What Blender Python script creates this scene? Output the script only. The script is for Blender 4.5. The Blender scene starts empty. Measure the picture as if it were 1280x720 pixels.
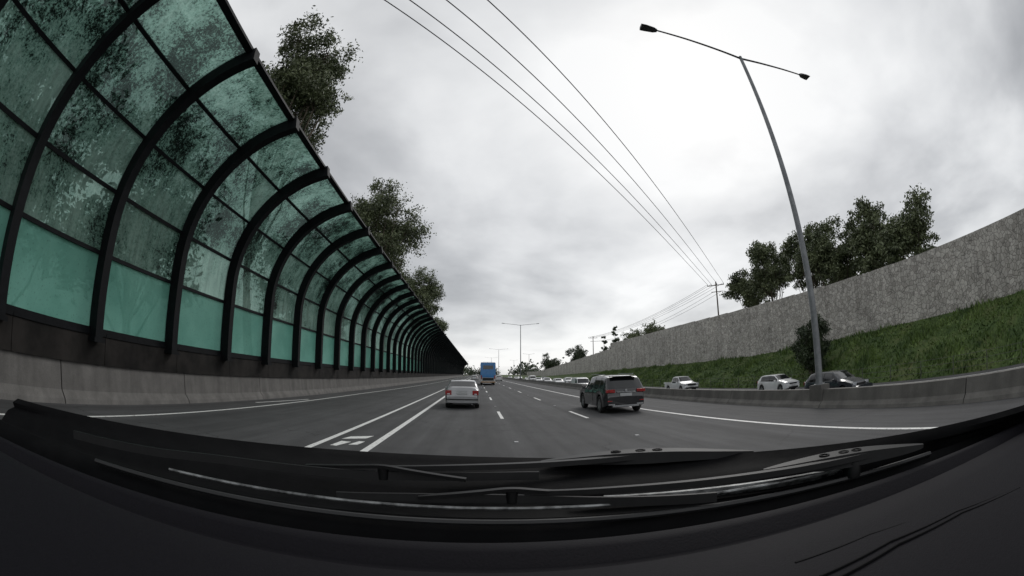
import bpy, math, random
import numpy as np
from mathutils import Vector, Matrix, noise as mnoise
R=random.Random(7)
D=bpy.data
# ------------------------------------------------------------------ materials
def newmat(name):
    m=D.materials.new(name); m.use_nodes=True
    nt=m.node_tree; b=nt.nodes["Principled BSDF"]; return m,nt,b
def N(nt,t,**kw):
    n=nt.nodes.new(t)
    for k,v in kw.items(): setattr(n,k,v)
    return n
def ramp(nt,stops):
    r=N(nt,"ShaderNodeValToRGB"); e=r.color_ramp.elements
    while len(e)<len(stops): e.new(0.5)
    for i,(p,c) in enumerate(stops):
        e[i].position=p; e[i].color=(c[0],c[1],c[2],1) if hasattr(c,'__len__') else (c,c,c,1)
    return r
def noisetex(nt,scale,detail=5,coord="Object",stretch=(1,1,1),rough=.55,dist=0):
    tc=N(nt,"ShaderNodeTexCoord"); mp=N(nt,"ShaderNodeMapping"); mp.inputs["Scale"].default_value=stretch
    n=N(nt,"ShaderNodeTexNoise"); n.inputs["Scale"].default_value=scale; n.inputs["Detail"].default_value=detail
    n.inputs["Roughness"].default_value=rough; n.inputs["Distortion"].default_value=dist
    nt.links.new(tc.outputs[coord],mp.inputs[0]); nt.links.new(mp.outputs[0],n.inputs["Vector"]); return n
def mix(nt,a,b,f,mode='MIX'):
    m=N(nt,"ShaderNodeMix",data_type='RGBA',blend_type=mode)
    for s,v in ((6,a),(7,b),(0,f)):
        if hasattr(v,'is_output'): nt.links.new(v,m.inputs[s])
        elif s==0: m.inputs[0].default_value=v
        else: m.inputs[s].default_value=(v[0],v[1],v[2],1)
    return m.outputs[2]
def mathn(nt,op,a,c,d=None,clamp=False):
    m=N(nt,"ShaderNodeMath",operation=op); m.use_clamp=clamp
    for i,v in enumerate((a,c,d)):
        if v is None: continue
        if hasattr(v,'is_output'): nt.links.new(v,m.inputs[i])
        else: m.inputs[i].default_value=v
    return m.outputs[0]
def bump(nt,b,src,strength,dist=.02):
    bp=N(nt,"ShaderNodeBump"); bp.inputs["Strength"].default_value=strength; bp.inputs["Distance"].default_value=dist
    nt.links.new(src,bp.inputs["Height"]); nt.links.new(bp.outputs[0],b.inputs["Normal"])
def simple(name,c1,c2=None,scale=8,rough=.7,metal=0,bmp=0,coat=0,stretch=(1,1,1),spec=.5):
    m,nt,b=newmat(name); b.inputs["Roughness"].default_value=rough; b.inputs["Metallic"].default_value=metal
    b.inputs["Specular IOR Level"].default_value=spec
    b.inputs["Coat Weight"].default_value=coat; b.inputs["Coat Roughness"].default_value=.04
    if c2 is None: c2=tuple(x*.8 for x in c1)
    n=noisetex(nt,scale,4,stretch=stretch); r=ramp(nt,[(.35,c2),(.65,c1)])
    nt.links.new(n.outputs[0],r.inputs[0]); nt.links.new(r.outputs[0],b.inputs["Base Color"])
    if bmp: bump(nt,b,n.outputs[0],bmp)
    return m
def m_asphalt(name="asphalt",base=.070):
    m,nt,b=newmat(name); b.inputs["Roughness"].default_value=.82; b.inputs["Specular IOR Level"].default_value=.3
    fine=noisetex(nt,40,5,rough=.75); big=noisetex(nt,.25,5); tr=noisetex(nt,1.0,3,stretch=(1.6,.012,1)); cr=noisetex(nt,3,5,stretch=(1,.25,1))
    r1=ramp(nt,[(.3,(base*.5,base*.5,base*.53)),(.7,(base*1.45,base*1.45,base*1.48))]); nt.links.new(fine.outputs[0],r1.inputs[0])
    r2=ramp(nt,[(.3,.66),(.7,1.2)]); nt.links.new(tr.outputs[0],r2.inputs[0])
    r3=ramp(nt,[(.3,.8),(.7,1.15)]); nt.links.new(big.outputs[0],r3.inputs[0])
    r4=ramp(nt,[(.3,.86),(.7,1.12)]); nt.links.new(cr.outputs[0],r4.inputs[0])
    c=mix(nt,r1.outputs[0],r2.outputs[0],1,'MULTIPLY'); c=mix(nt,c,r3.outputs[0],1,'MULTIPLY'); c=mix(nt,c,r4.outputs[0],1,'MULTIPLY')
    # thin crack network, only in patches
    tc=N(nt,"ShaderNodeTexCoord"); wob=noisetex(nt,1.2,4); va=N(nt,"ShaderNodeVectorMath",operation='ADD')
    vs=N(nt,"ShaderNodeVectorMath",operation='SCALE'); nt.links.new(wob.outputs[1],vs.inputs[0]); vs.inputs[3].default_value=1.2
    nt.links.new(tc.outputs["Object"],va.inputs[0]); nt.links.new(vs.outputs[0],va.inputs[1])
    vo=N(nt,"ShaderNodeTexVoronoi",feature='DISTANCE_TO_EDGE'); vo.inputs["Scale"].default_value=.22; nt.links.new(va.outputs[0],vo.inputs["Vector"])
    rc=ramp(nt,[(.0,.35),(.006,1.)]); nt.links.new(vo.outputs["Distance"],rc.inputs[0])
    pm=noisetex(nt,.12,2); rp=ramp(nt,[(.5,0.),(.56,1.)]); nt.links.new(pm.outputs[0],rp.inputs[0])
    ck=mix(nt,(1,1,1),rc.outputs[0],rp.outputs[0]); c=mix(nt,c,ck,1,'MULTIPLY')
    nt.links.new(c,b.inputs["Base Color"]); bump(nt,b,fine.outputs[0],.3,.01); return m
def m_paintline():
    m,nt,b=newmat("road_paint"); b.inputs["Roughness"].default_value=.6
    n=noisetex(nt,9,8,rough=.75); r=ramp(nt,[(.34,(.2,.2,.2)),(.47,(.78,.78,.76))]); nt.links.new(n.outputs[0],r.inputs[0])
    nt.links.new(r.outputs[0],b.inputs["Base Color"]); return m
def m_concrete(name,c,streak=.22):
    m,nt,b=newmat(name); b.inputs["Roughness"].default_value=.88
    n=noisetex(nt,1.3,7,rough=.65); s=noisetex(nt,2.2,4,stretch=(1,1.0,.12)); f=noisetex(nt,40,3)
    r=ramp(nt,[(.3,tuple(x*.65 for x in c)),(.68,c)]); nt.links.new(n.outputs[0],r.inputs[0])
    r2=ramp(nt,[(.35,1-streak),(.6,1.05)]); nt.links.new(s.outputs[0],r2.inputs[0])
    r3=ramp(nt,[(.3,.85),(.7,1.1)]); nt.links.new(f.outputs[0],r3.inputs[0])
    k=mix(nt,r.outputs[0],r2.outputs[0],1,'MULTIPLY'); k=mix(nt,k,r3.outputs[0],1,'MULTIPLY')
    nt.links.new(k,b.inputs["Base Color"]); bump(nt,b,f.outputs[0],.25,.01); return m
def m_glasspanel(name,teal):
    m,nt,b=newmat(name); out=nt.nodes["Material Output"]
    if teal:
        n=noisetex(nt,.6,4); r=ramp(nt,[(.3,(.16,.45,.36)),(.7,(.26,.61,.50))]); nt.links.new(n.outputs[0],r.inputs[0]); col=r.outputs[0]
        sp=noisetex(nt,14,6,rough=.7); rs=ramp(nt,[(.3,.45),(.42,1.0)]); nt.links.new(sp.outputs[0],rs.inputs[0])
        col=mix(nt,col,rs.outputs[0],1,'MULTIPLY')
    else:
        sp=noisetex(nt,13,6,rough=.85,dist=.2).outputs[0]; big=noisetex(nt,.5,4,stretch=(1,1,.8)).outputs[0]; st=noisetex(nt,4,3,stretch=(1,1.4,.12)).outputs[0]
        mid=noisetex(nt,2.2,5,rough=.7,dist=.5).outputs[0]
        tc=N(nt,"ShaderNodeTexCoord"); sx=N(nt,"ShaderNodeSeparateXYZ"); nt.links.new(tc.outputs["Object"],sx.inputs[0])
        mr=N(nt,"ShaderNodeMapRange"); nt.links.new(sx.outputs[2],mr.inputs[0]); mr.inputs[1].default_value=3.9; mr.inputs[2].default_value=8.5; mr.inputs[3].default_value=-.17; mr.inputs[4].default_value=.0
        thr=mathn(nt,'MULTIPLY_ADD',big,.9,mr.outputs[0]); thr=mathn(nt,'MULTIPLY_ADD',mid,.55,thr)  # grime speckle plus broad dark patches painted as tree reflections, denser higher up
        d=mathn(nt,'SUBTRACT',mathn(nt,'MULTIPLY_ADD',sp,1.25,.10),thr)
        r=ramp(nt,[(.42,(.006,.014,.011)),(.5,(.035,.065,.053)),(.56,(.19,.37,.30)),(.8,(.40,.62,.53))])
        nt.links.new(mathn(nt,'ADD',d,.53),r.inputs[0]); r2=ramp(nt,[(.3,.65),(.6,1)]); nt.links.new(st,r2.inputs[0])
        col=mix(nt,r.outputs[0],r2.outputs[0],1,'MULTIPLY')
    nt.links.new(col,b.inputs["Base Color"]); b.inputs["Roughness"].default_value=.35; b.inputs["Specular IOR Level"].default_value=.3
    tr=N(nt,"ShaderNodeBsdfTranslucent"); nt.links.new(col,tr.inputs[0])
    tp=N(nt,"ShaderNodeBsdfTransparent"); nt.links.new(mix(nt,col,(.72,.95,.88),.25),tp.inputs[0])
    m1=N(nt,"ShaderNodeMixShader"); m1.inputs[0].default_value=.6; nt.links.new(b.outputs[0],m1.inputs[1]); nt.links.new(tr.outputs[0],m1.inputs[2])
    m2=N(nt,"ShaderNodeMixShader"); m2.inputs[0].default_value=.05 if teal else .25; nt.links.new(m1.outputs[0],m2.inputs[1]); nt.links.new(tp.outputs[0],m2.inputs[2])
    nt.links.new(m2.outputs[0],out.inputs[0]); return m
def m_leaf(name,lo,hi):
    m,nt,b=newmat(name)
    n=noisetex(nt,.55,2); n2=noisetex(nt,6,2)
    r=ramp(nt,[(.35,lo),(.65,hi)]); nt.links.new(n.outputs[0],r.inputs[0]); r2=ramp(nt,[(.3,.55),(.7,1.4)]); nt.links.new(n2.outputs[0],r2.inputs[0])
    c=mix(nt,r.outputs[0],r2.outputs[0],1,'MULTIPLY'); nt.links.new(c,b.inputs["Base Color"]); b.inputs["Roughness"].default_value=.55
    return m
def m_stonewall():
    m,nt,b=newmat("stone_noise_wall"); b.inputs["Roughness"].default_value=.9
    tc=N(nt,"ShaderNodeTexCoord"); v=N(nt,"ShaderNodeTexVoronoi"); v.inputs["Scale"].default_value=2.8; nt.links.new(tc.outputs["Object"],v.inputs["Vector"])
    v2=N(nt,"ShaderNodeTexVoronoi",feature='DISTANCE_TO_EDGE'); v2.inputs["Scale"].default_value=2.8; nt.links.new(tc.outputs["Object"],v2.inputs["Vector"])
    n=noisetex(nt,.35,6,rough=.65); f=noisetex(nt,9,4); st=noisetex(nt,1.2,4,stretch=(1,1,.1))
    bw=N(nt,"ShaderNodeRGBToBW"); nt.links.new(v.outputs["Color"],bw.inputs[0])
    r=ramp(nt,[(.15,(.40,.38,.345)),(.85,(.62,.595,.55))]); nt.links.new(bw.outputs[0],r.inputs[0])
    e=ramp(nt,[(.0,.42),(.08,1.)]); nt.links.new(v2.outputs[0],e.inputs[0])
    r2=ramp(nt,[(.3,.78),(.7,1.1)]); nt.links.new(n.outputs[0],r2.inputs[0]); r3=ramp(nt,[(.3,.8),(.7,1.12)]); nt.links.new(f.outputs[0],r3.inputs[0])
    r4=ramp(nt,[(.35,.82),(.6,1.05)]); nt.links.new(st.outputs[0],r4.inputs[0])
    c=mix(nt,r.outputs[0],e.outputs[0],1,'MULTIPLY'); c=mix(nt,c,r2.outputs[0],1,'MULTIPLY'); c=mix(nt,c,r3.outputs[0],1,'MULTIPLY'); c=mix(nt,c,r4.outputs[0],1,'MULTIPLY')
    nt.links.new(c,b.inputs["Base Color"]); bump(nt,b,e.outputs[0],.6,.05); return m
def m_ground(name,stops,scale=.4):
    m,nt,b=newmat(name); b.inputs["Roughness"].default_value=.95
    n=noisetex(nt,scale,7,rough=.7); n2=noisetex(nt,7,4); r=ramp(nt,stops); nt.links.new(n.outputs[0],r.inputs[0])
    r2=ramp(nt,[(.3,.6),(.7,1.25)]); nt.links.new(n2.outputs[0],r2.inputs[0]); c=mix(nt,r.outputs[0],r2.outputs[0],1,'MULTIPLY')
    nt.links.new(c,b.inputs["Base Color"]); bump(nt,b,n2.outputs[0],.6,.08); return m
M=dict(
 asphalt=m_asphalt(), paint=m_paintline(), conc=m_concrete("barrier_concrete",(.17,.163,.155)), conc2=m_concrete("median_concrete",(.17,.162,.15)),
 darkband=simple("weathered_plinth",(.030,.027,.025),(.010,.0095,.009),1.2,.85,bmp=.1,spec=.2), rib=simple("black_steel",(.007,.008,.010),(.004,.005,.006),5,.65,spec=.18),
 teal=m_glasspanel("teal_glass",True), glassp=m_glasspanel("dirty_green_glass_painted_reflections",False),
 leaf=m_leaf("eucalypt_leaves",(.06,.08,.034),(.17,.20,.10)), leafd=m_leaf("dark_leaves",(.02,.035,.014),(.05,.075,.03)),
 grassb=m_leaf("grass_blades",(.045,.09,.018),(.14,.21,.05)),
 bark=simple("bark",(.16,.13,.10),(.05,.04,.03),3,.9,bmp=.4,stretch=(1,1,.3)), stone=m_stonewall(),
 bank=m_ground("grass_ground",[(.3,(.03,.06,.014)),(.5,(.06,.10,.022)),(.7,(.11,.125,.045))]),
 ground=m_ground("ground_soil",[(.3,(.05,.06,.03)),(.7,(.11,.11,.07))],.05),
 galv=simple("galvanised_steel",(.26,.27,.28),(.17,.18,.19),4,.5,metal=.3), galvd=simple("lamp_head",(.05,.05,.055),None,4,.5), fence=simple("fence_post",(.09,.09,.085),None,4,.6),
 wood=simple("pole_timber",(.10,.075,.055),(.05,.04,.03),4,.9), wire=simple("cable",(.03,.03,.032),None,4,.6),
 tyre=simple("tyre_rubber",(.018,.018,.018),None,20,.85), rim=simple("alloy",(.42,.43,.44),None,20,.3,metal=.8), 
 glass=simple("car_glass",(.012,.014,.016),(.008,.009,.01),1,.05,spec=.8), trim=simple("black_trim",(.02,.02,.021),None,10,.55),
 red=simple("tail_lamp_red",(.42,.012,.012),(.22,.008,.008),10,.2,coat=.6), lampw=simple("head_lamp",(.65,.67,.7),(.4,.42,.45),10,.15,coat=.5), orange=simple("orange_panel",(.45,.22,.05),None,4,.5),
 plate=simple("number_plate",(.55,.56,.55),(.4,.4,.42),60,.5), silver=simple("silver_paint",(.34,.345,.355),(.29,.295,.305),2,.3,metal=.55,coat=.7),
 black=simple("black_paint",(.012,.013,.016),(.009,.01,.012),2,.22,coat=1.), white=simple("white_paint",(.72,.73,.74),(.62,.63,.63),2,.35,coat=.7),
 navy=simple("dark_blue_paint",(.02,.026,.036),None,2,.25,coat=.9), grey=simple("grey_paint",(.14,.145,.15),None,2,.3,coat=.8,metal=.3), blue=simple("bus_blue",(.03,.24,.60),(.025,.20,.5),2,.35,coat=.5),
 dash=simple("dash_plastic",(.0075,.0068,.0095),(.0055,.005,.007),300,.75,bmp=.12,spec=.13), cowl=simple("cowl_plastic",(.003,.003,.0035),(.0015,.0015,.002),20,.75,bmp=.1,spec=.1),
 wiper=simple("wiper_black",(.006,.006,.0065),(.003,.003,.0035),30,.5,spec=.25), seal_and_refl=simple("seal_and_reflection_strip",(.34,.35,.35),(.03,.03,.03),30,.3,metal=.5),
)
# ------------------------------------------------------------------ mesh builder
class MB:
    def __init__(s): s.v=[];s.f=[];s.m=[];s.mats=[]
    def mi(s,mat):
        if mat not in s.mats: s.mats.append(mat)
        return s.mats.index(mat)
    def add(s,vs,fs,mat):
        o=len(s.v); k=s.mi(mat); s.v+= [tuple(q) for q in vs]; s.f+=[tuple(i+o for i in f) for f in fs]; s.m+=[k]*len(fs)
    def box(s,x0,x1,y0,y1,z0,z1,mat):
        vs=[(x,y,z) for z in (z0,z1) for x,y in ((x0,y0),(x1,y0),(x1,y1),(x0,y1))]
        s.add(vs,[(3,2,1,0),(4,5,6,7),(0,1,5,4),(1,2,6,5),(2,3,7,6),(3,0,4,7)],mat)
    def tube(s,pts,rad,mat,seg=8,caps=True):
        pts=[Vector(q) for q in pts]; vs=[];fs=[]
        if not hasattr(rad,'__len__'): rad=[rad]*len(pts)
        elif len(rad)<len(pts): rad=[rad[0]+(rad[-1]-rad[0])*i/(len(pts)-1) for i in range(len(pts))]
        for i,q in enumerate(pts):
            d=(pts[min(i+1,len(pts)-1)]-pts[max(i-1,0)]).normalized()
            up=Vector((0,0,1)) if abs(d.z)<.9 else Vector((1,0,0)); a=d.cross(up).normalized(); b=a.cross(d)
            for j in range(seg):
                t=2*math.pi*j/seg; vs.append(q+(a*math.cos(t)+b*math.sin(t))*rad[i])
        for i in range(len(pts)-1):
            for j in range(seg):
                fs.append((i*seg+j,i*seg+(j+1)%seg,(i+1)*seg+(j+1)%seg,(i+1)*seg+j))
        if caps: fs.append(tuple(range(seg))[::-1]); fs.append(tuple(range((len(pts)-1)*seg,len(pts)*seg)))
        s.add(vs,fs,mat)
    def sweep(s,pts,sec,mat,side=None):
        pts=[Vector(q) for q in pts]; n=0; vs=[];fs=[]
        for i,q in enumerate(pts):
            d=(pts[min(i+1,len(pts)-1)]-pts[max(i-1,0)]).normalized()
            a=side if side is not None else d.cross(Vector((0,0,1))).normalized(); b=a.cross(d).normalized()
            ss=sec(i/(len(pts)-1)) if callable(sec) else sec; n=len(ss)
            for (u,w) in ss: vs.append(q+a*u+b*w)
        for i in range(len(pts)-1):
            for j in range(n): fs.append((i*n+j,i*n+(j+1)%n,(i+1)*n+(j+1)%n,(i+1)*n+j))
        fs.append(tuple(range(n))[::-1]); fs.append(tuple(range((len(pts)-1)*n,len(pts)*n)))
        s.add(vs,fs,mat)
    def lathe(s,c,axis,prof,mat,seg=24):
        ax=Vector(axis).normalized(); a=ax.orthogonal().normalized(); b=ax.cross(a); vs=[];fs=[];n=len(prof)
        for j in range(seg):
            t=2*math.pi*j/seg
            for r,h in prof: vs.append(Vector(c)+ax*h+(a*math.cos(t)+b*math.sin(t))*r)
        for j in range(seg):
            k=(j+1)%seg
            for i in range(n-1): fs.append((j*n+i,k*n+i,k*n+i+1,j*n+i+1))
        s.add(vs,fs,mat)
    def obj(s,name,parent=None,smooth=False,loc=(0,0,0),rot=0,bevel=0,angle=40):
        me=D.meshes.new(name); me.from_pydata(s.v,[],s.f); 
        for m in s.mats: me.materials.append(m)
        me.polygons.foreach_set("material_index",s.m); me.update()
        o=D.objects.new(name,me); bpy.context.scene.collection.objects.link(o); o.location=loc; o.rotation_euler=(0,0,rot)
        if smooth: 
            me.polygons.foreach_set("use_smooth",[True]*len(me.polygons)); me.set_sharp_from_angle(angle=math.radians(angle))
        if bevel: 
            b=o.modifiers.new("bevel","BEVEL"); b.width=bevel; b.segments=2; b.limit_method='ANGLE'
        if parent is not None: o.parent=parent
        return o
def empty(name,loc=(0,0,0),rot=0):
    o=D.objects.new(name,None); bpy.context.scene.collection.objects.link(o); o.location=loc; o.rotation_euler=(0,0,rot); return o
# ------------------------------------------------------------------ ground & roads
def sheet(name,x0,x1,y0,y1,z,mat):
    b=MB(); b.add([(x0,y0,z),(x1,y0,z),(x1,y1,z),(x0,y1,z)],[(0,1,2,3)],mat); return b.obj(name)
OZ=-.85
sheet("ground",-3000,3000,-3000,3000,-1.4,M['ground'])
b=MB(); b.box(-10.3,11.1,-60,1500,-1.2,0,M['asphalt']); b.obj("freeway_road")
b=MB(); b.box(11.78,28.2,-60,1500,-1.35,OZ,M['asphalt']); b.obj("opposite_carriageway_road")
b=MB(); b.box(-300,-10.86,-60,1500,-1.35,-.02,M['ground']); b.obj("verge_ground")
b=MB()
def line(x0,y0,x1,y1,w=.13,z=.004):
    b.add([(x0-w/2,y0,z),(x0+w/2,y0,z),(x1+w/2,y1,z),(x1-w/2,y1,z)],[(0,1,2,3)],M['paint'])
line(-3.62,-5,-3.62,600,.15); line(-2.40,-5,-2.40,600,.17)
line(-8.6,-5,-8.6,30); line(-8.6,30,-7.6,68); line(-7.6,68,-7.6,600)
line(-9.5,16,-9.0,21,.12)
line(8.5,-1,8.15,5.8,.16); line(8.15,5.8,7.5,17.5,.16); line(7.5,17.5,7.4,600,.16)
for i in range(60):
    for x,o in ((1.0,0),(4.25,-.6)):
        y=16.2+o+12*i-24
        line(x,y,x,y+3.2,.13)
for q in ([(-3.35,9.9),(-2.8,10.3),(-2.72,10.8),(-3.25,10.4)],[(-3.3,8.9),(-3.15,8.9),(-3.0,9.6),(-3.25,9.6)],[(-2.95,9.2),(-2.75,9.3),(-2.7,9.8),(-2.85,9.8)]):
    b.add([(x,y,.004) for x,y in q],[(0,1,2,3)],M['paint'])
for x in (14.7,18.2,21.7):
    for i in range(60): line(x,-10+12*i,x,-7+12*i,.13,OZ+.004)
line(12.6,-20,12.6,600,.13,OZ+.004); line(26.3,-20,26.3,600,.13,OZ+.004)
b.obj("road_markings")
b=MB()
for i in range(50):
    for x in (1.0,4.25):
        y=10.5+12*i; b.box(x-.05,x+.05,y-.05,y+.05,.0,.018,M['plate'])
b.obj("road_reflector_studs")
# ------------------------------------------------------------------ left glass noise barrier
nb=empty("glass_noise_barrier")
WX=-10.5; Z0=1.92; Zc=4.75; RR=5.1; ANG=math.radians(77); SP=3.68; Y0=10.9
def prof(s):
    L=Zc-Z0
    if s<L: return WX,Z0+s,1,0
    a=(s-L)/RR; return WX+RR-RR*math.cos(a),Zc+RR*math.sin(a),math.cos(a),-math.sin(a)
ST=Zc-Z0+RR*ANG
rows=[0,2.1,3.85,5.6,7.5,ST]
YE=330
b=MB(); ks=range(-5,int((YE-Y0)/SP))
for k in ks:
    y=Y0+k*SP; n=24; vs=[];fs=[]
    for i in range(n+1):
        s=-.15+(ST+.35)*i/n; x,z,nx,nz=prof(max(s,0)) if s>=0 else (WX,Z0+s,1,0)
        for dn,dy in ((-.04,-.15),(.42,-.15),(.42,.15),(-.04,.15)):
            vs.append((x+nx*dn,y+dy,z+nz*dn))
    for i in range(n):
        for j in range(4): fs.append((i*4+j,i*4+(j+1)%4,(i+1)*4+(j+1)%4,(i+1)*4+j))
    fs.append((0,1,2,3)); fs.append((n*4+3,n*4+2,n*4+1,n*4)); b.add(vs,fs,M['rib'])
    b.box(WX-.02,WX+.48,y-.22,y+.22,1.66,1.77,M['rib'])
b.obj("ribs",nb,True)
b=MB()
ya=Y0-5*SP; yb=Y0+(ks[-1])*SP
for r in rows:
    s=min(r,ST); x,z,nx,nz=prof(s); w=.055 if 0<r<ST else .11
    vs=[]
    for yy in (ya,yb):
        for dn,dt in ((-.05,-w),(.07,-w),(.07,w),(-.05,w)): vs.append((x+nx*dn+(-nz)*dt,yy,z+nz*dn+nx*dt))
    b.add(vs,[(0,1,5,4),(1,2,6,5),(2,3,7,6),(3,0,4,7),(0,3,2,1),(4,5,6,7)],M['rib'])
b.obj("mullions",nb)
b=MB()
for ri in range(5):
    n=1 if ri==0 else 5
    for k in ks[:-1]:
        y0=Y0+k*SP+.08; y1=y0+SP-.16; jit=R.uniform(-.012,.012)
        pr=[prof(rows[ri]+(rows[ri+1]-rows[ri])*i/n) for i in range(n+1)]
        vs=[(p[0]+p[2]*jit,yy,p[1]+p[3]*jit) for p in pr for yy in (y0,y1)]
        b.add(vs,[(2*i,2*i+1,2*i+3,2*i+2) for i in range(n)],M['teal'] if ri==0 else M['glassp'])
b.obj("glass_panels",nb,True)
b=MB()
pf=[(-10.2,0),(-10.24,.12),(-10.42,.32),(-10.5,1.04),(-10.85,1.04),(-10.85,-.1),(-10.2,-.1)]
def extr(b,pf,y0,y1,mat):
    n=len(pf); vs=[(x,y0,z) for x,z in pf]+[(x,y1,z) for x,z in pf]
    b.add(vs,[(i,(i+1)%n,n+(i+1)%n,n+i) for i in range(n)]+[tuple(range(n))[::-1],tuple(range(n,2*n))],mat)
y=-18.
while y<330: extr(b,pf,y,y+5.96,M['conc']); y+=6
b.obj("concrete_plinth",nb)
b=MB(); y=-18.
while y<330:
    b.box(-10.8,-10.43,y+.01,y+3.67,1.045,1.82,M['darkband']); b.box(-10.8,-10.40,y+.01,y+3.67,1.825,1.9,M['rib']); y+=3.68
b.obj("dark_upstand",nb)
# ------------------------------------------------------------------ median barrier
b=MB(); pf=[(11.0,.001),(11.05,.1),(11.2,.22),(11.28,.6),(11.56,.6),(11.62,.22),(11.77,.0),(11.77,-1.1),(11.14,-1.1),(11.14,.001)]
y=-14.
while y<650: extr(b,pf,y,y+5.97,M['conc2']); y+=6
b.obj("median_concrete_barrier")
# ------------------------------------------------------------------ street lamps
def lamp(y,H=14.8,x=11.42,al=-4.8,ar=4.75,lean=(0,0)):
    e=empty("street_lamp",(x,y,0)); b=MB(); e.rotation_euler=(math.radians(lean[0]),math.radians(lean[1]),0)
    b.box(-.24,.24,-.32,.32,-.9,.76,M['conc2'])
    b.tube([(0,0,.76),(0,0,H)],[.14,.08],M['galv'],14); b.lathe((0,0,.76),(0,0,1),[(.0,.03),(.22,.03),(.22,0),(.22,-.02)],M['galv'],14)
    b.obj("pole",e,True)
    b=MB()
    for a in (al,ar):
        sg=1 if a>0 else -1
        b.tube([(0,0,H-.12),(a*.25,0,H+.02),(a*.6,0,H+.2),(a*.9,0,H+.33)],[.05,.045,.04,.035],M['galvd'],8)
        x0=a*.88
        def sec(t):
            p=.06+.14*math.sin(min(1,t*1.3)*1.6); q=.05+.08*math.sin(t*2); return [(-p,-.05),(p,-.05),(q,.06),(-q,.06)]
        b.sweep([(x0,0,H+.31),(x0+sg*.15,0,H+.34),(x0+sg*.5,0,H+.38),(x0+sg*.72,0,H+.39)],sec,M['galvd'])
    b.obj("arms_and_luminaires",e,True)
lamp(10.3,lean=(-1.7,-1.0))
for y in (108,216,324,432): lamp(y)
lamp(230,H=13,x=29,al=-3,ar=2.8); lamp(330,H=13,x=29.5,al=-3,ar=2.8)
# ------------------------------------------------------------------ power pole & wires
def sag(p,q,s,n=24): 
    p=Vector(p);q=Vector(q); return [p.lerp(q,i/n)-Vector((0,0,4*s*(i/n)*(1-i/n))) for i in range(n+1)]
def ppole(x,y,H,rot,zb=0):
    e=empty("power_pole",(x,y,zb),rot); b=MB(); b.tube([(0,0,0),(0,0,H+.6)],[.2,.13],M['wood'],10)
    b.box(-1.9,1.7,-.06,.06,H-.2,H-.05,M['wood']); b.box(-1.1,1.1,-.06,.06,H-1.5,H-1.38,M['wood'])
    for q in (-1.8,-1.0,.2,1.6): b.lathe((q,0,H-.05),(0,0,1),[(0,.28),(.05,.26),(.07,.15),(.05,.0)],M['galv'],8)
    b.obj("timber_pole",e,True)
PA=Vector((46.5,69.5,0)); PB=Vector((-50.2,-45,0))
ppole(PA.x,PA.y,17.9,math.radians(-40)); ppole(PB.x,PB.y,18.2,math.radians(-40)); ppole(46,160,16,0)
b=MB(); n=Vector((.764,-.645,0))
for q in (-1.8,-1.0,.2,1.6):
    b.tube(sag(PA+Vector((0,0,18.1))+n*q,PB+Vector((0,0,18.4))+n*q,1.1,40),.03,M['wire'],5)
    b.tube(sag(PA+Vector((0,0,18.1))+n*q,Vector((46+q,160,16.2)),1.6),.03,M['wire'],5)
for q in (-.9,.9): b.tube(sag(PA+Vector((0,0,16.4))+n*q,Vector((46+q,160,14.5)),2.2),.03,M['wire'],5)
b.obj("overhead_power_lines",None,True)
# ------------------------------------------------------------------ right bank, wall, fence
XW=35.; XB=28.1
def basez(y):
    if y<20: return 3.5
    if y<45: return 3.5-.7*(y-20)/25
    if y<100: return 2.8-.3*(y-45)/55
    return max(.8,2.5-(y-100)*.015)
def topz(y): return 8.7+.8*min(1,max(0,y-20)/45) if y<104 else max(3.6,8.2-(y-104)*.037)
b=MB(); nx,ny=16,240; vs=[]
def gz(x,y):
    t=(x-XB)/(XW+.3-XB); t=max(0,min(1,t))
    return OZ-.03+(basez(y)-OZ+.08)*(t**.85)+mnoise.noise(Vector((x*.5,y*.35,0)))*.35*math.sin(t*3.1)
for j in range(ny+1):
    y=-30+j*1.6+(max(0,j-100)**1.5)*.12
    for i in range(nx+1):
        x=XB+(XW+.3-XB)*i/nx
        vs.append((x,y,gz(x,y)+mnoise.noise(Vector((x*2,y*1.7,5)))*.1))
fs=[(j*(nx+1)+i,j*(nx+1)+i+1,(j+1)*(nx+1)+i+1,(j+1)*(nx+1)+i) for j in range(ny) for i in range(nx)]
b.add(vs,fs,M['bank']); b.obj("grass_embankment",None,True,angle=180)
b=MB(); b.box(35.9,400,-60,900,-1.3,1.0,M['ground']); b.obj("terrain_behind_wall")
rg=np.random.default_rng(3)
def quads(cent,size,rg,aspect=.45):
    n=len(cent); d=rg.normal(size=(n,3)); d/=np.linalg.norm(d,axis=1)[:,None]
    e=rg.normal(size=(n,3)); e-=d*(e*d).sum(1)[:,None]; e/=np.linalg.norm(e,axis=1)[:,None]
    sz=size*rg.uniform(.6,1.3,n)[:,None]; d=d*sz; e=e*sz*aspect
    v=np.stack([cent-d,cent+e,cent+d,cent-e],1).reshape(-1,3)
    return v.tolist(),[(4*i,4*i+1,4*i+2,4*i+3) for i in range(n)]
n=34000; yy=-10+120*rg.random(n)**1.2; xx=XB+(XW-XB)*rg.random(n); zz=np.array([gz(a,c) for a,c in zip(xx,yy)])
pm=np.array([max(0,mnoise.noise(Vector((a*.45,c*.3,9)))+.2) for a,c in zip(xx,yy)])
hh=.08+.9*pm*rg.random(n)+.08*rg.random(n); ww=.05+.07*rg.random(n); an=rg.random(n)*3.14; lx=rg.normal(size=n)*.12; ly=rg.normal(size=n)*.12
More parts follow.
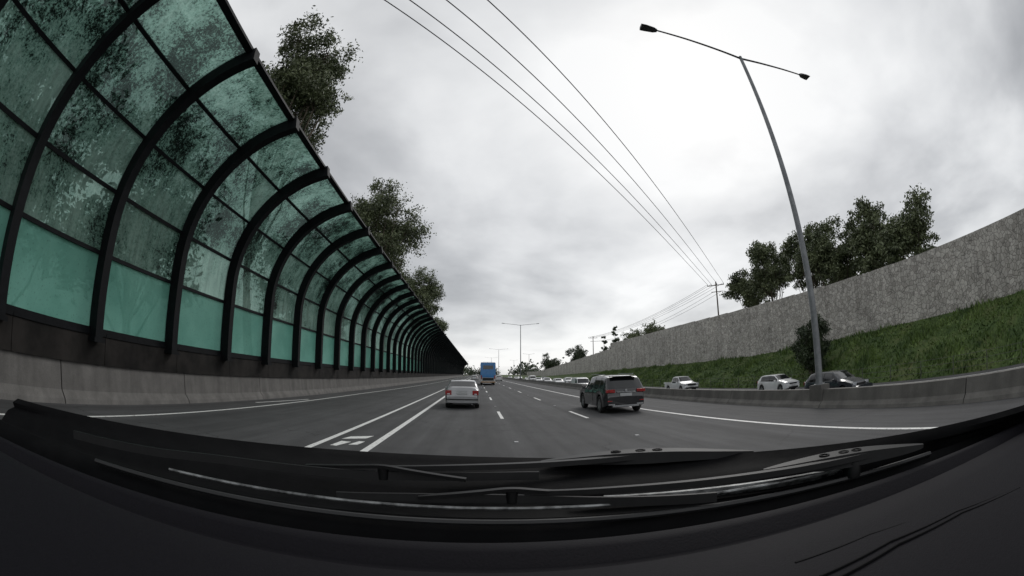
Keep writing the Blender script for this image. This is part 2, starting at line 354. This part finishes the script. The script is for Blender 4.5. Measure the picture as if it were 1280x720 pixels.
v=np.stack([np.stack([xx-ww*np.cos(an),yy-ww*np.sin(an),zz-.05],1),np.stack([xx+ww*np.cos(an),yy+ww*np.sin(an),zz-.05],1),np.stack([xx+lx,yy+ly,zz+hh],1)],1).reshape(-1,3)
b=MB(); b.add(v.tolist(),[(3*i,3*i+1,3*i+2) for i in range(n)],M['grassb']); b.obj("grass")
b=MB(); y=-30.
while y<290:
    L=5.; z0=basez(y+2.5); z1=topz(y+2.5)
    b.box(XW,XW+.2,y+.03,y+L-.03,z0-1.2,z1,M['stone'])
    b.box(XW-.02,XW+.26,y-.03+L,y+L+.03,z0-1.2,z1-.02,M['stone']); y+=L
b.obj("stone_noise_wall")
b=MB()
for i in range(60):
    y=-10+i*3; b.tube([(27.8,y,OZ-.05),(27.8,y,OZ+1.2)],.03,M['fence'],6)
for z in (1.18,.8,.4): b.tube([(27.8,-10,OZ+z),(27.8,167,OZ+z)],.01,M['fence'],4)
b.obj("wire_fence",None,True)
# ------------------------------------------------------------------ trees
def tree(name,base,clumps,leafsize=.13,nleaf=7000,trunk_r=.3,lean=(0,0),seed=1,mat='leaf',sub=(.28,.5)):
    rg=np.random.default_rng(seed); rr=random.Random(seed)
    e=empty(name,base); b=MB()
    H=max(c[2] for c in clumps)
    tp=[Vector((lean[0]*t+.25*math.sin(t*5+seed)*(H/15),lean[1]*t+.25*math.cos(t*4)*(H/15),H*.8*t)) for t in [i/8 for i in range(9)]]
    b.tube(tp,[trunk_r*(1-.8*i/8) for i in range(9)],M['bark'],9)
    subs=[]
    for cx,cy,cz,cr in clumps:
        k=max(1,min(7,int(8*(cz/H*.75)-1))); s=tp[k]; m=Vector((cx,cy,cz))
        mid=s.lerp(m,.5)+Vector((rr.uniform(-.4,.4),rr.uniform(-.4,.4),-.08*(m-s).length))
        b.tube([s,s.lerp(mid,.5)+Vector((0,0,-.05)),mid,m],[trunk_r*.35,trunk_r*.27,trunk_r*.2,trunk_r*.08],M['bark'],6)
        ns=max(5,int(cr*cr*4))
        for i in range(ns):
            u=Vector((rr.gauss(0,1),rr.gauss(0,1),rr.gauss(0,.8))).normalized()*cr*rr.uniform(.3,1.05)
            q=m+u; subs.append((q,cr*rr.uniform(*sub))); 
            b.tube([m.lerp(s,.1*rr.random()),m+u*.5+Vector((0,0,-.1)),q],[trunk_r*.08,trunk_r*.05,trunk_r*.02],M['bark'],4,False)
    b.obj("trunk_and_limbs",e,True)
    w=np.array([r**2 for _,r in subs]); w=w/w.sum(); idx=rg.choice(len(subs),nleaf,p=w)
    C=np.array([tuple(q) for q,_ in subs])[idx]; rad=np.array([r for _,r in subs])[idx]
    d=rg.normal(size=(nleaf,3))*.52; d[:,2]*=.75
    P=C+d*rad[:,None]
    vs,fs=quads(P,leafsize,rg,aspect=.42); b=MB(); b.add(vs,fs,M[mat]); b.obj("foliage",e); return e
def cl(rr,n,cx,cy,cz,rx,ry,rz,r0,r1):
    o=[]
    for i in range(n):
        while True:
            a=[rr.uniform(-1,1) for _ in range(3)]
            if sum(q*q for q in a)<1: break
        o.append((cx+a[0]*rx,cy+a[1]*ry,cz+a[2]*rz,rr.uniform(r0,r1)))
    return o
rr=random.Random(5)
tree("eucalyptus_tree",(-15,23.3,0),cl(rr,34,.3,0,21.4,3.3,3.4,5.8,1.1,2.0),.15,34000,.35,seed=2)
tree("eucalyptus_tree",(-15.2,57,0),cl(rr,40,0,0,22.6,6.0,5,6.8,1.6,2.7),.2,38000,.4,seed=3)
tree("eucalyptus_tree",(-17,76,0),cl(rr,18,0,0,19,4.5,4,5,1.5,2.4),.24,12000,.35,seed=4)
tree("eucalyptus_tree",(-15.6,102,0),cl(rr,28,0,0,19.5,5.8,4,6.6,1.7,2.8),.28,18000,.35,seed=5)
tree("eucalyptus_tree",(-16,140,0),cl(rr,18,0,0,17.5,5,4,5.5,1.7,2.8),.34,9000,.35,seed=6)
for i,(x,y,h) in enumerate([(-16,5,13),(-17,14,14),(-16.5,34,14),(-17.5,44,14)]):
    tree("screen_tree",(x,y,0),cl(rr,20,0,0,h*.62,3.4,4.2,h*.36,1.4,2.3),.22,10000,.3,seed=20+i,mat='leafd')
tree("eucalyptus_tree",(42,52,1),cl(rr,16,0,0,12.2,3.6,3.5,3.0,1.1,1.9),.2,14000,.25,seed=31)
tree("eucalyptus_tree",(41,46,1),cl(rr,18,0,0,13.2,3.4,3.5,3.8,1.1,1.9),.2,16000,.25,seed=32)
tree("eucalyptus_tree",(42,38,1),cl(rr,22,0,0,12.9,3.5,3.5,3.9,1.2,2.0),.2,19000,.25,seed=33)
tree("eucalyptus_tree",(41,32.5,1),cl(rr,22,0,0,12.2,3.6,3.5,4.0,1.2,2.0),.2,19000,.25,seed=34)
tree("eucalyptus_tree",(41,26,1),cl(rr,24,0,0,12.0,3.6,3.5,4.0,1.2,2.0),.2,20000,.25,seed=35)
tree("eucalyptus_tree",(40,19.5,1),cl(rr,20,0,0,10.6,3.6,3.5,3.4,1.1,1.9),.2,15000,.25,seed=36)
tree("poplar_tree",(43,124,0),[(0,0,z,max(.7,2.1-.14*(z-6))) for z in (8,10,12,14,15.5)],.25,6000,.3,seed=41,mat='leafd')
tree("poplar_tree",(41.5,131,0),[(0,0,z,max(.7,1.8-.14*(z-5))) for z in (6,8,10,12,13.5)],.25,5000,.3,seed=42,mat='leafd')
tree("eucalyptus_tree",(46,108,0),cl(rr,16,0,0,11.5,6,4,2.4,1.4,2.2),.26,8000,.3,seed=43)
tree("eucalyptus_tree",(39,160,0),cl(rr,12,0,0,9,3.5,4,2.5,1.4,2.2),.3,5000,.3,seed=44,mat='leafd')
tree("eucalyptus_tree",(38,215,0),cl(rr,12,0,0,8,4.5,4,3,1.6,2.6),.35,5000,.3,seed=48,mat='leafd')
tree("shrub",(29.4,27.6,OZ+.3),cl(rr,26,0,0,3.1,1.35,1.5,2.5,.75,1.1),.11,24000,.12,seed=45,mat='leafd',sub=(.35,.6))
b=MB(); Q=[]
for i in range(110):
    x=rg.uniform(-120,160); y=rg.uniform(360,560); 
    if -14<x<36: y=rg.uniform(660,740)
    h=rg.uniform(6,15); m=120
    q=rg.normal(size=(m,3))*np.array([4,3,h*.25])+np.array([x,y,h*.5]); Q.append(q)
vs,fs=quads(np.concatenate(Q),1.3,rg,aspect=.7); b.add(vs,fs,M['leafd']); b.obj("distant_trees")
# ------------------------------------------------------------------ vehicles
def interp(pts,y):
    if y<=pts[0][0]: return pts[0][1]
    for (a,za),(c,zc) in zip(pts,pts[1:]):
        if y<=c: return za+(zc-za)*(y-a)/(c-a) if c>a else zc
    return pts[-1][1]
def wheel(b,x,y,r,sgn,w=.22):
    b.lathe((x,y,r),(sgn,0,0),[(r*.62,-w),(r*.93,-w),(r,-w*.8),(r,-.03),(r*.94,.0),(r*.66,.0),(r*.64,-.015)],M['tyre'],28)
    b.lathe((x,y,r),(sgn,0,0),[(r*.66,-.01),(r*.6,-.02),(r*.58,-.07)],M['rim'],28)
    b.lathe((x,y,r),(sgn,0,0),[(r*.6,-.075),(.0,-.075)],M['trim'],28)
    b.lathe((x,y,r),(sgn,0,0),[(r*.16,-.06),(r*.15,-.02),(0,-.015)],M['rim'],12)
    for k in range(5):
        a=2*math.pi*k/5+.3; d=Vector((0,math.cos(a),math.sin(a))); t=Vector((0,-math.sin(a),math.cos(a))); c=Vector((x,y,r))
        vs=[]
        for s0,wd in ((.1,.05),(.61,.035)):
            for q,o in ((-1,-.06),(1,-.06),(1,-.02),(-1,-.02)): vs.append(c+d*r*s0+t*q*wd*(r/.33)*1.1+Vector((sgn*o,0,0)))
        b.add(vs,[(0,1,5,4),(1,2,6,5),(2,3,7,6),(3,0,4,7),(4,5,6,7)],M['rim'])
def car(name,loc,rot,L,W,top,belt,paint,rearwin,windsh,side,wr=.33,axles=(.85,3.45),bot=.2,roofw=.77,details=None):
    e=empty(name,loc,rot); H=max(z for _,z in top)
    ys=sorted(set([round(L*i/64,3) for i in range(65)]+[round(p[0],3) for p in top]+[round(a,3) for s in [rearwin,windsh]+side for a in s]))
    ys=[y for i,y in enumerate(ys) if i==0 or y-ys[i-1]>.012]
    b=MB(); rings=[]
    for y in ys:
        t=interp(top,y); bz=interp(belt,y); d=min(y,L-y)
        w=W/2*(1-.13*max(0,1-d/.45)**2.2); bo=bot+.1*max(0,1-d/.35)
        ar=0
        for a in axles:
            q=(wr+.06)**2-(y-a)**2
            if q>0: ar=max(ar,wr+math.sqrt(q))
        lo=max(bo,ar)
        bb=min(bz,t-.05); f=max(0,min(1,(t-bz)/(H-bz)))
        wt=w*(.965*(1-f)+roofw*f)
        zm=max(lo+.05,bb*.66); zm=min(zm,bb-.03)
        rings.append([(0,bo),(w*.72,bo),(w*.74,lo),(w*.985,lo+.015),(w,zm),(w*.985,bb),(wt,t-.05-.02*f),(wt-.07,t-.012),(wt*.5,t+.004),(0,t+.008)])
    n=len(rings[0]); vs=[]
    for y,r in zip(ys,rings): vs+=[(x,y,z) for x,z in r]+[(-x,y,z) for x,z in r]
    def inr(a,r): return r[0]-1e-3<=a<=r[1]+1e-3
    for i in range(len(ys)-1):
        ym=(ys[i]+ys[i+1])/2; t=interp(top,ym); bz=interp(belt,ym)
        for j in range(n-1):
            mat=paint
            if j==5 and t-bz>.12 and any(inr(ym,s) for s in side): mat=M['glass']
            elif j==5 and t-bz>.2 and (ym>side[0][0]-.02 and ym<side[-1][1]+.02): mat=M['trim']
            if j in(7,8) and (inr(ym,rearwin) or inr(ym,windsh)): mat=M['glass']
            if j in (0,1): mat=M['trim']
            k=b.mi(mat); A=i*2*n+j; B=(i+1)*2*n+j
            b.f.append((A,B,B+1,A+1)); b.m.append(k); A+=n;B+=n; b.f.append((A,A+1,B+1,B)); b.m.append(k)
    b.v=vs; k=b.mi(paint); 
    for i,rev in ((0,False),(len(ys)-1,True)):
        o=i*2*n; 
        for j in range(n-1):
            f=(o+j,o+j+1,o+n+j+1,o+n+j); b.f.append(f if rev else f[::-1]); b.m.append(k)
    b.obj("body",e,True,angle=32)
    b=MB()
    for a in axles:
        for s in (1,-1): wheel(b,s*(W/2-.015),a,wr,s)
    b.box(-W*.36,W*.36,.3,L-.3,bot-.02,wr*2-.1,M['trim'])
    b.obj("wheels",e,True)
    b=MB()
    ym=side[-1][1]-.12
    for s in (1,-1):
        x=s*(W/2+.02); bz=interp(belt,ym); b.box(min(x,x+s*.18),max(x,x+s*.18),ym,ym+.1,bz+.0,bz+.14,paint)
    if details: details(b)
    b.obj("fittings",e,bevel=.008); return e
P=dict(
 sedan=dict(L=4.25,W=1.74,top=[(0,.62),(.03,.98),(.1,1.05),(.5,1.07),(.62,1.09),(1.15,1.37),(1.4,1.41),(2.1,1.425),(2.6,1.38),(3.25,.98),(3.6,.93),(4.1,.78),(4.22,.6)],belt=[(0,.93),(4.2,.86)],rearwin=(.64,1.16),windsh=(2.62,3.2),side=[(.95,1.55),(1.62,2.3),(2.36,3.0)],axles=(.82,3.42),wr=.31),
 suv=dict(L=4.66,W=1.89,top=[(0,.72),(.03,.95),(.10,1.06),(.42,1.5),(.5,1.56),(.95,1.62),(2.0,1.64),(2.7,1.58),(3.4,1.08),(3.8,1.03),(4.5,.88),(4.64,.7)],belt=[(0,1.06),(4.66,.98)],rearwin=(.11,.43),windsh=(2.72,3.35),side=[(.5,1.0),(1.06,1.85),(1.92,3.1)],axles=(.88,3.75),wr=.37,bot=.26),
 hatch=dict(L=4.2,W=1.76,top=[(0,.6),(.04,.95),(.12,1.0),(.5,1.36),(.8,1.43),(1.8,1.46),(2.4,1.42),(3.1,1.0),(3.5,.94),(4.05,.8),(4.18,.6)],belt=[(0,.95),(4.2,.88)],rearwin=(.14,.5),windsh=(2.45,3.05),side=[(.6,.95),(1.0,1.75),(1.82,2.85)],axles=(.75,3.35),wr=.31),
)
def rear_sedan(b):
    for s in (1,-1):
        b.box(min(s*.52,s*.82),max(s*.52,s*.82),-.025,.2,.70,.93,M['red'])
        b.box(min(s*.60,s*.74),max(s*.60,s*.74),-.03,.2,.72,.77,M['lampw'])
    b.box(-.26,.26,-.03,.05,.72,.85,M['plate']); b.box(-.8,.8,-.035,.3,.44,.5,M['trim']); b.box(-.45,.45,.0,.3,.22,.30,M['trim']); b.box(-.3,.3,-.02,.03,.9,.92,M['rim'])
    b.tube([(.5,.2,.24),(.5,-.03,.24)],.03,M['rim'],8)
def rear_suv(b):
    for s in (1,-1):
        b.box(min(s*.50,s*.88),max(s*.50,s*.88),-.03,.26,.90,1.03,M['red'])
        b.box(min(s*.50,s*.78),max(s*.50,s*.78),-.02,.1,.36,.42,M['rim'])
        b.box(min(s*.62,s*.82),max(s*.62,s*.82),-.025,.1,.52,.56,M['red'])
        b.box(min(s*.66,s*.70),max(s*.66,s*.70),.9,2.9,1.66,1.69,M['rim'])
    b.box(-.27,.27,-.03,.1,.74,.87,M['plate']); b.box(-.42,.42,-.035,.1,.9,.93,M['rim']); b.box(-.6,.6,-.02,.4,.28,.36,M['rim']); b.box(-.6,.6,.28,.5,1.56,1.6,M['black'])
    b.lathe((0,-.01,.98),(0,-1,0),[(0,.02),(.05,.02),(.055,0)],M['rim'],16)
    for y in (1.02,1.88): 
        for s in (1,-1): b.box(min(s*.94,s*.951),max(s*.94,s*.951),y,y+.012,.45,1.0,M['trim'])
def front_gen(L,W,z):
    def f(b):
        for s in (1,-1):
            b.box(min(s*W*.28,s*W*.45),max(s*W*.28,s*W*.45),L-.3,L-.03,z-.08,z+.05,M['lampw']); b.box(min(s*W*.32,s*W*.46),max(s*W*.32,s*W*.46),-.02,.2,.78,.95,M['red'])
        b.box(-W*.25,W*.25,L-.2,L+.0,z-.12,z,M['trim']); b.box(-W*.33,W*.33,L-.2,L+.01,.28,.42,M['trim']); b.box(-.25,.25,L-.05,L+.02,.46,.57,M['plate'])
    return f
def mk(name,kind,loc,rot,paint,det,**kw):
    p=dict(P[kind]); p.update(kw); return car(name,loc,rot,paint=M[paint],details=det,**p)
mk("silver_sedan",'sedan',(-.72,20.7,0),0,'silver',rear_sedan)
mk("black_suv",'suv',(6.2,16.6,0),0,'black',rear_suv)
fr=front_gen(4.2,1.76,.72)
mk("white_hatchback",'hatch',(24.8,29.8,OZ),math.pi,'white',fr)
mk("dark_hatchback",'hatch',(19.4,18.2,OZ+.2),math.pi,'navy',fr,L=4.5,W=1.82)
for i,(x,y,c) in enumerate([(16.2,84,'white'),(16.2,97,'silver'),(20,92,'white'),(16.4,112,'white'),(20,120,'grey'),(16.3,134,'white'),(19.8,155,'silver'),(16.3,172,'white'),(23.4,106,'white'),(16.2,205,'silver'),(20,194,'white'),(23.4,146,'grey')]):
    mk("car",'hatch',(x,y,OZ+.3),math.pi,c,fr)
for i,(x,y,c) in enumerate([(5.8,108,'white'),(-.6,125,'white'),(5.8,150,'silver')]): mk("car",'hatch',(x,y,0),0,c,fr)
def ute(loc,rot):
    L=5.3;W=1.85
    def det(b):
        b.box(-.8,.8,.12,1.9,1.06,1.075,M['trim'])
        for s in (1,-1):
            b.box(min(s*.86,s*.92),max(s*.86,s*.92),.05,1.95,.95,1.14,M['white'])
            b.box(min(s*.55,s*.88),max(s*.55,s*.88),L-.35,L-.02,.82,.98,M['lampw']); b.tube([(s*.7,2.0,1.05),(s*.6,1.95,1.65)],.03,M['trim'])
        b.box(-.5,.5,L-.15,L+.01,.78,.98,M['trim']); b.box(-.8,.8,L-.2,L+.03,.45,.6,M['trim']); b.box(-.25,.25,L,L+.04,.62,.73,M['plate'])
    car("white_utility_truck",loc,rot,L,W,[(0,.6),(.02,1.02),(1.95,1.05),(2.02,1.5),(2.1,1.7),(2.5,1.78),(3.3,1.76),(3.95,1.2),(4.3,1.12),(5.1,1.0),(5.27,.7)],[(0,1.05),(5.3,1.08)],M['white'],(2.0,2.05),(3.34,3.9),[(2.15,2.85),(2.92,3.65)],wr=.38,axles=(1.15,4.3),bot=.42,details=det)
ute((22.6,45,OZ),math.pi)
def van(name,loc,rot,paint='white'):
    L=4.9;W=1.9
    def det(b):
        for s in (1,-1): b.box(min(s*.55,s*.9),max(s*.55,s*.9),L-.3,L-.06,.72,.95,M['lampw'])
        b.box(-.5,.5,L-.12,L+.01,.72,.9,M['trim']); b.box(-.8,.8,L-.2,L+.03,.3,.5,M['trim'])
    return car(name,loc,rot,L,W,[(0,.6),(.03,1.2),(.1,1.75),(.25,1.93),(2.,1.97),(3.2,1.93),(3.6,1.8),(4.25,1.15),(4.6,1.05),(4.85,.8),(4.88,.6)],[(0,1.1),(4.9,1.08)],M[paint],(.04,.1),(3.62,4.2),[(2.9,3.7),(3.76,4.1)],wr=.33,axles=(.9,3.9),bot=.25,roofw=.86,details=det)
van("white_van",(14.6,60,OZ+.1),math.pi); van("white_van",(16.3,124,OZ+.3),math.pi)
e=empty("blue_bus",(1.85,67,0)); b=MB()
def rbox(b,x0,x1,y0,y1,z0,z1,r,mat):
    pr=[]
    for cx,cz,a0 in ((x1-r,z1-r,0),(x0+r,z1-r,90),(x0+r,z0+r,180),(x1-r,z0+r,270)):
        for k in range(5): a=math.radians(a0+k*22.5); pr.append((cx+r*math.cos(a),cz+r*math.sin(a)))
    extr(b,pr,y0,y1,mat)
rbox(b,-1.2,1.2,0,11.5,1.25,3.7,.16,M['blue']); rbox(b,-1.19,1.19,.01,11.5,.4,1.25,.08,M['white']); b.obj("body",e,True)
b=MB(); b.box(-.8,.8,-.03,.05,2.6,3.2,M['glass']); b.box(-.9,.9,-.02,.02,.75,1.2,M['trim'])
for s in (1,-1):
    b.box(min(s*.98,s*1.15),max(s*.98,s*1.15),-.04,.05,1.0,1.6,M['red']); b.box(min(s*1.19,s*1.212),max(s*1.19,s*1.212),.8,11,2.2,3.2,M['glass'])
    for y in (2.8,8.8): wheel(b,s*1.15,y,.5,s,.3)
b.box(-1.15,1.15,-.05,.1,.45,.6,M['orange']); b.obj("windows_and_wheels",e)
# ------------------------------------------------------------------ own car (car frame)
CAM=(0,0,1.75); YAW=math.radians(-4.85)
def carpart(name): return empty(name,CAM,YAW)
xs=[-1.15+2.3*i/46 for i in range(47)]
def fy(x,c,k,m=0): return c+m*x-k*x*x
def strip(b,prof,mat):
    n=len(prof); vs=[(x,fy(x,c,k,m),z+zk*x*x) for x in xs for c,k,m,z,zk in prof]
    b.add(vs,[(i*n+j,(i+1)*n+j,(i+1)*n+j+1,i*n+j+1) for i in range(len(xs)-1) for j in range(n-1)],mat)
e=carpart("car_dashboard"); b=MB()
strip(b,[(.58,.28,.05,-.29,0),(.545,.28,.05,-.240,0),(.515,.27,.06,-.226,0),(.49,.26,.06,-.228,0),(.475,.26,.06,-.246,0),(.46,.26,.06,-.248,0),(.44,.25,.06,-.235,0),(.36,.22,.04,-.226,-.01),(.22,.16,.02,-.230,-.02),(.06,.08,0,-.246,-.02),(-.12,0,0,-.28,-.02),(-.2,0,0,-.42,0)],M['dash'])
b.obj("dash_top",e,True,angle=80)
b=MB()
for o in (0,.04,.055):
    b.tube([(.30,.33-o*1.2,-.2285),(.42,.315-o,-.230),(.55,.27-o*.8,-.234),(.68,.19-o*.6,-.241)],.0022,M['cowl'],6)
b.obj("vent_grooves",e,True)
e=carpart("car_bonnet"); b=MB()
strip(b,[(.94,.5,-.1,-.27,0),(.97,.5,-.1,-.203,0),(1.05,.46,-.1,-.215,0),(1.35,.35,0,-.32,-.02),(1.75,.3,0,-.47,-.03),(2.05,.3,0,-.70,-.03)],M['black']); b.obj("bonnet_panel",e,True,angle=60)
e=carpart("windscreen_cowl"); b=MB()
strip(b,[(.56,.27,.03,-.29,0),(.585,.27,.03,-.246,0),(.62,.28,.02,-.228,0),(.66,.30,.0,-.242,0),(.71,.33,-.02,-.240,0),(.74,.35,-.04,-.216,0),(.84,.45,-.09,-.207,0),(.89,.5,-.1,-.196,0),(.91,.5,-.1,-.186,0),(.93,.5,-.1,-.194,0),(.95,.5,-.1,-.27,0)],M['cowl'])
b.obj("cowl_panel",e,True,angle=50)
b=MB(); b.tube([(x,fy(x,.629,.264,.02),-.214) for x in xs[11:38]],.0028,M['seal_and_refl'],6); b.tube([(x,fy(x,.60,.27,.03),-.228) for x in xs[8:40]],.005,M['trim'],6)
b.tube([(x,fy(x,.70,.32,-.02),-.226) for x in xs[25:36]],[.003]+[.009]*9+[.003],M['seal_and_refl'],6); b.obj("seal_and_painted_reflection",e,True)  # wider pale bead on the cowl imitates glass reflections between the wipers
def smooth_path(pts,n=8):
    pts=[Vector(p) for p in pts]; o=[]
    for i in range(len(pts)-1):
        p0=pts[max(i-1,0)];p1=pts[i];p2=pts[i+1];p3=pts[min(i+2,len(pts)-1)]
        for k in range(n):
            t=k/n; o.append(.5*((2*p1)+(p2-p0)*t+(2*p0-5*p1+4*p2-p3)*t*t+(3*p1-p0-3*p2+p3)*t**3))
    o.append(pts[-1]); return o
def wiperset(name,arm,blade,pivot,head):
    e=carpart(name); b=MB()
    b.sweep(smooth_path(arm),lambda t:[(-.013+.008*t,-.004),(.013-.008*t,-.004),(.010-.006*t,.006),(-.010+.006*t,.006)],M['wiper'])
    b.sweep(smooth_path(blade),lambda t:[(-.006,-.010),(.006,-.010),(.003,.005),(-.003,.005)],M['wiper'])
    b.lathe(pivot,(0,0,1),[(.020,-.03),(.020,-.004),(.016,.002),(.009,.002),(.008,.008),(0,.008)],M['wiper'],20)
    m=Vector(blade[len(blade)//2]); b.lathe(m,(0,0,1),[(.010,-.010),(.010,.010),(0,.012)],M['wiper'],14)
    b.sweep(smooth_path([m+Vector((-.15,-.02,.0)),m+Vector((-.05,-.005,.010)),m+Vector((0,.0,.014)),m+Vector((.05,-.0,.010)),m+Vector((.15,.0,.0))]),[(-.006,-.003),(.006,-.003),(.006,.003),(-.006,.003)],M['wiper'])
    b.sweep(smooth_path(head),lambda t:[(-.004-.028*math.sin(t*3.1),-.004-.012*math.sin(t*3.1)),(.004+.028*math.sin(t*3.1),-.004-.012*math.sin(t*3.1)),(.003+.020*math.sin(t*3.1),.002+.005*math.sin(t*3.1)),(-.003-.020*math.sin(t*3.1),.002+.005*math.sin(t*3.1))],M['wiper'])
    q=smooth_path(head); 
    for f in (.4,.52,.62): b.lathe(q[int(f*(len(q)-1))],(0,0,1),[(.011,.004),(.011,.0085),(.007,.0085),(.007,.004)],M['cowl'],16)
    b.obj("arm_and_blade",e,True,angle=35)
wiperset("windscreen_wiper",[(.26,.83,-.180),(.10,.82,-.182),(-.08,.775,-.180),(-.229,.715,-.179)],[(-.80,.40,-.186),(-.644,.51,-.186),(-.503,.62,-.187),(-.229,.71,-.188),(-.10,.75,-.190),(.0,.765,-.190),(.05,.765,-.190)],(.42,.79,-.190),[(.06,.86,-.186),(.20,.855,-.178),(.34,.82,-.178),(.50,.75,-.188)])
wiperset("windscreen_wiper",[(.66,.50,-.192),(.55,.54,-.192),(.38,.61,-.196),(.20,.655,-.199),(.02,.665,-.200)],[(.32,.58,-.208),(.15,.63,-.206),(.0,.665,-.206),(-.15,.65,-.206),(-.28,.61,-.208)],(.60,.53,-.197),[(.44,.62,-.195),(.54,.575,-.190),(.64,.52,-.190),(.74,.44,-.196)])
# ------------------------------------------------------------------ sky, sun
w=D.worlds.new("World"); bpy.context.scene.world=w; w.use_nodes=True; nt=w.node_tree; bg=nt.nodes["Background"]
SEL=math.radians(40); SAZ=math.radians(36)
sk=N(nt,"ShaderNodeTexSky"); sk.sky_type='NISHITA'; sk.sun_disc=False; sk.sun_elevation=SEL; sk.sun_rotation=SAZ
tc=N(nt,"ShaderNodeTexCoord"); sp=N(nt,"ShaderNodeSeparateXYZ"); nt.links.new(tc.outputs["Generated"],sp.inputs[0])
def mth(op,a,c,d=None,clamp=False): return mathn(nt,op,a,c,d,clamp)
zz=mth('ADD',mth('MAXIMUM',sp.outputs[2],0),.25); cb=N(nt,"ShaderNodeCombineXYZ")
nt.links.new(mth('DIVIDE',sp.outputs[0],zz),cb.inputs[0]); nt.links.new(mth('DIVIDE',sp.outputs[1],zz),cb.inputs[1])
def wn(scale,detail,rough,dist,off=(0,0,0)):
    mp=N(nt,"ShaderNodeMapping"); mp.inputs["Location"].default_value=off; nt.links.new(cb.outputs[0],mp.inputs[0])
    n=N(nt,"ShaderNodeTexNoise"); n.inputs["Scale"].default_value=scale; n.inputs["Detail"].default_value=detail; n.inputs["Roughness"].default_value=rough; n.inputs["Distortion"].default_value=dist
    nt.links.new(mp.outputs[0],n.inputs["Vector"]); return n.outputs[0]
n1=wn(.9,6,.5,.3,(3.1,1.7,0)); n2=wn(2.6,6,.5,.2,(7,2,0))
sd=Vector((math.sin(SAZ)*math.cos(SEL),math.cos(SAZ)*math.cos(SEL),math.sin(SEL)))
dp=N(nt,"ShaderNodeVectorMath",operation='DOT_PRODUCT'); nt.links.new(tc.outputs["Generated"],dp.inputs[0]); dp.inputs[1].default_value=sd
glow=mth('POWER',mth('MAXIMUM',dp.outputs["Value"],0),6)
hor=mth('POWER',mth('SUBTRACT',1,mth('MAXIMUM',sp.outputs[2],0),clamp=True),6)
v=mth('MULTIPLY_ADD',n1,.85,mth('MULTIPLY',n2,.3))
v=mth('ADD',v,mth('MULTIPLY',glow,.25)); v=mth('ADD',v,mth('MULTIPLY',hor,.19))
r=ramp(nt,[(.42,(.38,.39,.405)),(.56,(.55,.56,.575)),(.68,(.76,.77,.78)),(.84,(.98,.985,.985))]); nt.links.new(v,r.inputs[0])
skm=N(nt,"ShaderNodeVectorMath",operation='SCALE'); nt.links.new(sk.outputs[0],skm.inputs[0]); skm.inputs[3].default_value=.1
c=mix(nt,skm.outputs[0],r.outputs[0],.94); nt.links.new(c,bg.inputs[0]); bg.inputs[1].default_value=1.0
l=D.lights.new("sun","SUN"); l.energy=1.0; l.angle=math.radians(25); l.color=(1,.97,.93); lo=D.objects.new("sun",l); bpy.context.scene.collection.objects.link(lo)
lo.rotation_euler=(-sd).to_track_quat('-Z','Y').to_euler()
# ------------------------------------------------------------------ camera
c=D.cameras.new("camera"); o=D.objects.new("camera",c); bpy.context.scene.collection.objects.link(o)
o.location=CAM; o.rotation_euler=(math.radians(90+11.93),0,YAW)
c.type='PANO'; c.sensor_width=25.83; c.lens=10.5; c.clip_start=.03; c.clip_end=6000
bpy.context.scene.camera=o
bpy.context.scene.view_settings.view_transform='Standard'
